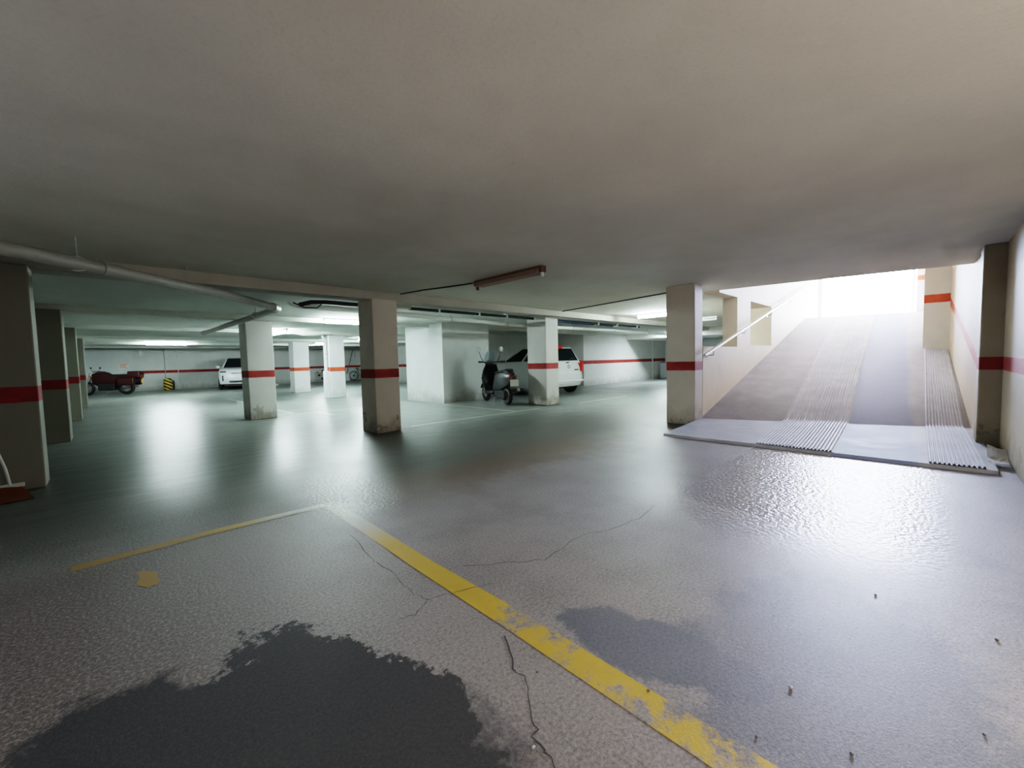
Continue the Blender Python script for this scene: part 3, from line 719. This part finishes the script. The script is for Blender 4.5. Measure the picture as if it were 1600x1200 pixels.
# charcoal scooter, rear wheel toward us
def scooter():
    hd = math.atan2(8.5-7.22, 7.40-6.98)-PI/2
    t = thing('motor_scooter', (6.98, 7.24, 0), 'dark motor scooter with clear windscreen parked between the white block and the hatchback', 'scooter', hd)
    wheel(t, (0, 0, .22), .22, .12); wheel(t, (0, 1.32, .23), .23, .11)
    # tail body
    m = MB(); rows = []
    for (y, hw, z0, z1) in ((-.32, .05, .66, .76), (-.2, .13, .52, .80), (.0, .17, .44, .80), (.25, .19, .36, .78), (.45, .17, .30, .72), (.58, .14, .26, .55)):
        rows.append([(-hw*.6, y, z0), (-hw, y, (z0+z1)/2), (-hw*.75, y, z1), (0, y, z1+.02), (hw*.75, y, z1), (hw, y, (z0+z1)/2), (hw*.6, y, z0), (-hw*.6, y, z0)])
    m.grid(rows); bmesh.ops.holes_fill(m.bm, edges=m.bm.edges[:], sides=20)
    bmesh.ops.recalc_face_normals(m.bm, faces=m.bm.faces)
    m.build('tail_body', 'scooter', t, world=False, smooth=1.)
    m = MB(); rows = []
    for (y, hw, z) in ((-.22, .09, .83), (-.05, .15, .87), (.2, .16, .84), (.45, .13, .80), (.58, .08, .76)):
        rows.append([(-hw, y, z-.05), (-hw*.9, y, z), (0, y, z+.025), (hw*.9, y, z), (hw, y, z-.05)])
    m.grid(rows); bmesh.ops.solidify(m.bm, geom=m.bm.faces[:], thickness=.05)
    m.build('seat', 'seat', t, world=False, smooth=1.)
    MB().box(-.19, .19, .5, 1.05, .24, .32, .03).build('footboard', 'plastic', t, world=False)
    # front shield
    m = MB(); rows = []
    for (z, y, hw) in ((.28, 1.0, .17), (.45, 1.08, .24), (.65, 1.12, .26), (.85, 1.10, .22), (1.0, 1.06, .16)):
        rows.append([(-hw, y-.10, z), (-hw*.6, y+.05, z), (0, y+.12, z), (hw*.6, y+.05, z), (hw, y-.10, z)])
    m.grid(rows); bmesh.ops.solidify(m.bm, geom=m.bm.faces[:], thickness=.05)
    m.build('front_shield', 'scooter', t, world=False, smooth=1.)
    m = MB().tube([(-.08, 1.32, .23), (-.08, 1.22, .5)], .02, 8).tube([(.08, 1.32, .23), (.08, 1.22, .5)], .02, 8); m.build('fork', 'metal', t, world=False)
    m = MB(); rows = []
    for k in range(9):
        a = PI*(.12+.76*k/8); rows.append([(x, 1.32+.27*math.cos(a), .25+.26*math.sin(a)) for x in (-.07, -.03, .03, .07)])
    m.grid(rows); bmesh.ops.solidify(m.bm, geom=m.bm.faces[:], thickness=.01); m.build('front_mudguard', 'scooter', t, world=False, smooth=1.)
    hb = MB().tube([(-.36, .88, 1.07), (-.15, .98, 1.06), (0, 1.02, 1.03), (.15, .98, 1.06), (.36, .88, 1.07)], .018, 10).build('handlebar', 'plastic', t, world=False, smooth=1.)
    for s in (-1, 1): MB().tube([(s*.26, .93, 1.067), (s*.38, .87, 1.072)], .024, 10).build('grip', 'black', hb, world=False)
    MB().ball((0, 1.04, 1.04), .14, .13, .07, 2).build('dashboard', 'plastic', t, world=False, smooth=1.)
    m = MB(); rows = []
    for (z, y, hw) in ((1.02, 1.16, .13), (1.12, 1.12, .15), (1.25, 1.05, .145), (1.34, 1.0, .10)):
        rows.append([(-hw, y-.05, z), (-hw*.5, y, z), (0, y+.02, z), (hw*.5, y, z), (hw, y-.05, z)])
    m.grid(rows); bmesh.ops.solidify(m.bm, geom=m.bm.faces[:], thickness=.006); m.build('windscreen', 'screen', t, world=False, smooth=1.)
    for s in (-1, 1):
        st = MB().tube([(s*.2, .98, 1.07), (s*.27, 1.0, 1.2), (s*.31, 1.0, 1.34)], .009, 8).build('mirror', 'plastic', t, world=False)
        MB().ball((s*.33, 1.0, 1.40), .06, .02, .075, 2).build('mirror_head', 'mirror', st, world=False, smooth=1.)
    MB().box(-.11, .11, -.40, -.385, .48, .64, .004).build('number_plate', 'plate', t, world=False)
    MB().box(-.05, .05, -.39, -.30, .46, .72, .01).build('plate_bracket', 'plastic', t, world=False)
    MB().box(-.10, .10, -.335, -.28, .68, .74, .012).build('tail_lamp', 'red_lens', t, world=False)
    m = MB().tube([(.16, .5, .28), (.19, .2, .27), (.20, -.05, .33), (.20, -.22, .38)], [.02, .045, .05, .045], 12); m.build('exhaust', 'metal', t, world=False, smooth=1.)
    MB().box(-.15, -.07, -.08, .5, .16, .36, .03).build('engine', 'plastic', t, world=False)
    MB().tube([(-.1, .5, .2), (-.16, .52, .02)], .012, 8).build('side_stand', 'metal', t, world=False)
scooter()

# maroon motorcycle by the far wall
def motorcycle():
    t = thing('motorcycle', (.62, 24.9, 0), 'dark maroon motorcycle with amber lamp and small yellow plate, parked left of the striped drum', 'motorcycle', math.radians(62))
    wheel(t, (0, 0, .31), .31, .14); wheel(t, (0, 1.42, .31), .31, .11)
    m = MB(); rows = []
    for (y, hw, z0, z1) in ((-.40, .10, .66, .86), (-.2, .16, .56, .90), (.1, .18, .46, .82), (.4, .17, .42, .80), (.65, .20, .40, .98), (.95, .20, .40, 1.0), (1.15, .14, .5, .92)):
        rows.append([(-hw*.6, y, z0), (-hw, y, (z0+z1)/2), (-hw*.75, y, z1), (0, y, z1+.03), (hw*.75, y, z1), (hw, y, (z0+z1)/2), (hw*.6, y, z0), (-hw*.6, y, z0)])
    m.grid(rows); bmesh.ops.holes_fill(m.bm, edges=m.bm.edges[:], sides=20); bmesh.ops.recalc_face_normals(m.bm, faces=m.bm.faces)
    m.build('fairing', 'maroon', t, world=False, smooth=1.)
    MB().box(-.15, .15, -.12, .58, .82, .90, .035, 3).build('seat', 'seat', t, world=False, smooth=1.)
    tc = MB().box(-.21, .21, -.58, -.14, .72, 1.02, .05, 3).build('top_case', 'maroon', t, world=False, smooth=1.)
    MB().box(-.215, .215, -.585, -.135, .86, .88, .004).build('lid_seam', 'plastic', tc, world=False)
    for s in (-1, 1):
        MB().box(s*.25-.10, s*.25+.10, -.42, .18, .40, .74, .04, 3).build('pannier', 'maroon', t, world=False, smooth=1.)
        MB().ball((s*.16, 1.16, .84), .035, .05, .035, 2).build('indicator', 'amber', t, world=False, smooth=1.)
        MB().tube([(s*.07, 1.42, .31), (s*.07, 1.22, .95)], .024, 8).build('fork_leg', 'metal', t, world=False)
        MB().tube([(s*.22, 1.05, 1.04), (s*.28, 1.05, 1.16)], .008, 6).ball((s*.30, 1.05, 1.19), .06, .02, .04, 2).build('mirror', 'plastic', t, world=False)
    MB().tube([(-.38, .92, 1.02), (-.12, 1.08, 1.04), (.12, 1.08, 1.04), (.38, .92, 1.02)], .017, 8).build('handlebar', 'plastic', t, world=False)
    MB().box(-.17, .17, .35, .95, .2, .5, .05).build('engine', 'plastic', t, world=False)
    MB().ball((0, 1.20, .88), .12, .10, .12, 2).build('headlamp', 'clear_lens', t, world=False, smooth=1.)
    MB().box(-.10, .10, -.60, -.59, .50, .66, .003).build('number_plate', 'yellow_plate', t, world=False)
    MB().box(-.04, .04, -.59, -.3, .52, .7, .01).build('plate_bracket', 'plastic', t, world=False)
    MB().box(-.12, .12, -.60, -.575, .76, .82, .008).build('tail_lamp', 'red_lens', t, world=False)
    MB().tube([(.18, .5, .24), (.2, .1, .28), (.21, -.35, .36)], [.02, .05, .05], 12).build('exhaust', 'metal', t, world=False, smooth=1.)
    MB().tube([(-.12, .6, .22), (-.2, .62, .01)], .012, 8).build('side_stand', 'metal', t, world=False)
motorcycle()

# bicycle leaning in the far corner
t = thing('bicycle', (11.85, 27.15, 0), 'dark bicycle standing against the far wall beside the leaning pole', 'bicycle', -PI/2)
wheel(t, (0, 0, .31), .31, .045, 'x', 'green_metal', 14); wheel(t, (0, .98, .31), .31, .045, 'x', 'green_metal', 14)
m = MB()
bb = (0, .42, .28); st_ = (0, .28, .72); hd = (0, .80, .72); hl = (0, .83, .62)
for a, b in ((bb, st_), (st_, hd), (bb, hl), ((0, 0, .31), bb), ((0, 0, .31), st_)): m.tube([a, b], .016, 8)
m.build('frame', 'green_metal', t, world=False)
MB().tube([(0, .98, .31), (0, .84, .62), (0, .79, .82)], .014, 8).build('fork', 'green_metal', t, world=False)
MB().tube([(-.28, .72, .90), (-.1, .80, .86), (.1, .80, .86), (.28, .72, .90)], .012, 8).build('handlebar', 'plastic', t, world=False)
MB().ball((0, .24, .80), .07, .13, .03, 2).build('saddle', 'black', t, world=False, smooth=1.)
MB().lathe((.0, .42, .28), [(.09, .02), (.09, .03)], 'x', 18).build('chainring', 'metal', t, world=False)

t = thing('pole', (11.4, 27.1, 0), 'long brown pole leaning against the far wall beside the bicycle', 'pole')
MB().tube([(11.30, 26.9, .45), (11.30, 26.9, .50), (12.0, 27.5, 2.02)], .022, 8).build('shaft', 'wood', t)
MB().tube([(12.0, 27.5, 2.02), (12.12, 27.5, 1.95), (12.16, 27.5, 1.6)], .012, 8).build('hooked_cord', 'plastic', t)
MB().box(11.18, 11.42, 26.8, 27.0, 0, .46, .03).build('weighted_base', 'pvc_white', t)
# wire racks drawn up against the far wall between the white columns
t = thing('wire_rack', (9.75, 27.4, 0), 'low thin metal rack holding small boxes against the far wall between the white columns', 'rack')
for x in (9.48, 10.1):
    MB().tube([(x, 27.45, .0), (x, 27.45, .62)], .012, 6).build('leg', 'metal', t)
for z in (.14, .36, .56): MB().box(9.46, 10.12, 27.3, 27.52, z-.01, z+.01).build('shelf', 'metal', t)
for (x, z, h) in ((9.6, .572, .1), (9.95, .572, .2), (9.7, .372, .12), (9.9, .152, .12)):
    tag(MB().box(x-.06, x+.06, 27.34, 27.46, z, z+h, .01).build('storage_box', 'plastic' if h > .11 else 'pvc', off=(x, 27.4, z)), 'small dark box on the %s shelf of the low metal rack' % ('tall top' if h == .2 else 'short top' if z > .5 else 'middle' if z > .3 else 'bottom'), 'box', 'boxes on the metal rack', 'thing')
t = thing('plinth', (6.3, 25.6, 0), 'low white slab lying on the floor behind the grey column near the far wall', 'slab')
MB().box(6.15, 6.75, 25.2, 25.8, 0, .10, .02).build('slab', 'pvc_white', t)
MB().box(6.3, 6.45, 25.4, 25.5, .10, .30, .01).build('upright', 'metal', t)

# striped hazard drum
t = thing('barrel', (2.24, 27.2, 0), 'yellow and black striped drum standing at the far wall', 'barrel')
MB().lathe((2.22, 27.2, 0), [(.15, .0), (.17, .03), (.18, .3), (.17, .5), (.12, .58), (.04, .60)], 'z', 24).build('drum', 'hazard', t, smooth=.8)
MB().lathe((2.40, 27.3, 0), [(.09, .0), (.10, .3), (.08, .46), (.05, .48)], 'z', 18).build('dark_post', 'plastic', t, smooth=.8)

# far wall sign and wall lamp
t = thing('wall_sign', (.62, 27.5, 1.27), 'small cream sign with faded red print on the far wall above the motorcycle', 'sign')
MB().box(.44, .82, 27.505, 27.519, 1.15, 1.39, .003).build('board', 'sign', t)
for k, (z, w_) in enumerate(((1.34, .28), (1.28, .22), (1.21, .26))): MB().box(.49, .49+w_, 27.500, 27.506, z-.013, z+.013).build('faded_line', 'sign_red', t)
t = thing('wall_lamp', (1.25, 27.55, 1.9), 'small white oval bulkhead lamp on the far wall', 'lamp')
MB().ball((1.25, 27.56, 1.9), .09, .06, .13, 2).build('diffuser', 'housing', t, smooth=1.)
MB().box(1.13, 1.37, 27.575, 27.598, 1.74, 2.06, .01).build('backplate', 'pvc_white', t)

# white low cupboard at the east end
t = thing('cupboard', (20.2, 9.1, 0), 'low white cupboard in the corner beyond the ramp column', 'cupboard')
MB().box(19.95, 20.68, 8.2, 9.52, 0, .74, .006).build('carcass', 'cupboard', t)
MB().box(19.90, 20.69, 8.16, 9.54, .74, .78, .006).build('top', 'cupboard', t)
for y in (8.24, 8.88):
    d = MB().box(19.925, 19.95, y, y+.6, .05, .71, .004).build('door', 'cupboard', t)
    h_ = MB().box(19.905, 19.925, y+.05, y+.07, .35, .5, .003).build('handle', 'metal', d, world=False)
    h_.location = (-20.2, -9.1, 0)

# long-handled dustpan by the first left column
t = thing('dustpan', (-.68, 5.5, 0), 'orange brown dustpan with a thin pale upright handle beside the dark left column', 'dustpan')
m = MB().grid([[(-1.0, 5.68, .10), (-.75, 5.70, .09), (-.60, 5.72, .075)], [(-1.0, 5.60, .03), (-.72, 5.62, .022), (-.55, 5.64, .018)], [(-1.02, 5.38, .012), (-.72, 5.38, .010), (-.50, 5.42, .008)]])
bmesh.ops.solidify(m.bm, geom=m.bm.faces[:], thickness=.012); m.build('pan', 'orange', t)
MB().tube([(-.66, 5.69, .10), (-.68, 5.70, .25), (-.74, 5.74, .50), (-.84, 5.80, .95)], .010, 8).build('handle', 'pale_stick', t)
MB().box(-1.0, -.58, 5.71, 5.73, .07, .105, .004).build('rim', 'pale_stick', t)

# crumpled pale sheet at the ramp foot
m = MB(); rows = []
for i in range(9):
    u = i/8; r = []
    for j in range(5):
        v = j/4
        x = 5.78+.50*u; y = -.42-.13*v-.02*u
        z = .032+.03*abs(math.sin(u*5.2+v*1.7))*(.4+.6*u)+.10*max(0, u-.6)*2*(1-.3*v)
        r.append((x+random.uniform(-.01, .01), y, z))
    rows.append(r)
m.grid(rows); bmesh.ops.solidify(m.bm, geom=m.bm.faces[:], thickness=.006)
tag(m.build('crumpled_sheet', 'paper', off=(6.0, -.5, .03)), 'crumpled off-white sheet lying at the ramp foot against the right wall', 'litter', None, 'thing')

# pebbles and grit on the near floor
PB = [(1.54, .29, .012, 'pale pebble on the bluish stain right of the worn yellow line', 1), (1.21, .62, .009, 'small dark pebble on the edge of the yellow line', 0),
      (1.39, .12, .010, 'dark sliver of grit near the bottom edge beside the yellow line', 0), (1.27, .32, .007, 'tiny dark chip just right of the yellow line', 0),
      (2.33, -.21, .011, 'dark pebble on the pale floor toward the right wall', 0), (1.72, -.14, .008, 'dark chip on the bluish floor near the bottom right', 0),
      (.66, 1.50, .012, 'dark chip at the upper edge of the big oil stain', 0), (1.02, .94, .007, 'dark chip between the crack and the yellow line', 0),
      (.80, .76, .010, 'pale crumb beside the long crack near the big stain', 1), (2.41, .14, .010, 'dark pebble on open floor in front of the ramp', 0)]
for (x, y, r, lb, pale) in PB:
    tag(MB().ball((x, y, r*.33), r*.65, r*.48, r*.38, 2, .12).build('pebble', 'pebble_pale' if pale else 'pebble', smooth=1., off=(x, y, 0)), lb, 'pebble', 'grit on the floor', 'thing')

# ------------------------------------------------------------------ light
wd = bpy.data.worlds.new('daylight'); sc.world = wd; wd.use_nodes = True
nt = wd.node_tree; nt.nodes.clear()
bg = nt.nodes.new('ShaderNodeBackground'); wo = nt.nodes.new('ShaderNodeOutputWorld')
bg.inputs[0].default_value = (.62, .73, 1.0, 1); bg.inputs[1].default_value = 54
nt.links.new(bg.outputs[0], wo.inputs[0])
tc = nt.nodes.new('ShaderNodeTexCoord'); sx = nt.nodes.new('ShaderNodeSeparateXYZ'); mr = nt.nodes.new('ShaderNodeMapRange')
nt.links.new(tc.outputs['Generated'], sx.inputs[0]); nt.links.new(sx.outputs[2], mr.inputs[0])
mr.inputs[1].default_value = .08; mr.inputs[2].default_value = .6; mr.inputs[3].default_value = 118; mr.inputs[4].default_value = 26
nt.links.new(mr.outputs[0], bg.inputs[1])
def area(name, loc, rot, sx, sy, power, col, portal=False):
    l = bpy.data.lights.new(name, 'AREA'); l.shape = 'RECTANGLE'; l.size = sx; l.size_y = sy; l.energy = power; l.color = col
    o = bpy.data.objects.new(name, l); COL.objects.link(o); o.location = loc; o.rotation_euler = rot
    if portal: l.cycles.is_portal = True
    return o
area('exit_portal', (16.88, 1.4, 3.3), (0, PI/2, 0), 2.2, 2.4, 1, (1, 1, 1), True)
# added fill light behind the ramp column, no fixture
area('east_fill_light', (16.6, 7.3, 2.08), (0, 0, PI/2), 1.2, .1, 75, (.82, .95, 1.0))
# added fill light behind the camera to lift the ceiling
def fill_point(name, loc, power, col, rad):
    l = bpy.data.lights.new(name, 'POINT'); l.energy = power; l.color = col; l.shadow_soft_size = rad
    o = bpy.data.objects.new(name, l); COL.objects.link(o); o.location = loc
fill_point('rear_fill_light', (1.3, -1.75, 1.25), 40, (1.0, .89, .77), .35)

# ------------------------------------------------------------------ camera (level floor, wide lens, slightly rolled)
F = 641.548
def nrm(v): return Vector(v).normalized()
X = nrm((1450-800, 600-547, -F)); Y = nrm((165-800, 600-578, -F)); Z = X.cross(Y).normalized(); Y = Z.cross(X)
R = Matrix((X, Y, Z))
cam = bpy.data.cameras.new('camera'); co = bpy.data.objects.new('camera', cam); COL.objects.link(co)
co.matrix_world = Matrix.Translation((0, 0, 1.1)) @ R.to_4x4()
cam.sensor_width = 36; cam.sensor_fit = 'HORIZONTAL'; cam.lens = F/1600*36; cam.clip_start = .05
sc.camera = co
sc.view_settings.view_transform = 'Filmic'; sc.view_settings.look = 'High Contrast'
sc.view_settings.exposure = 1.72; sc.view_settings.gamma = 1
sc.cycles.max_bounces = 8; sc.cycles.diffuse_bounces = 6; sc.cycles.glossy_bounces = 3
sc.cycles.sample_clamp_indirect = 12; sc.cycles.caustics_reflective = False; sc.cycles.caustics_refractive = False
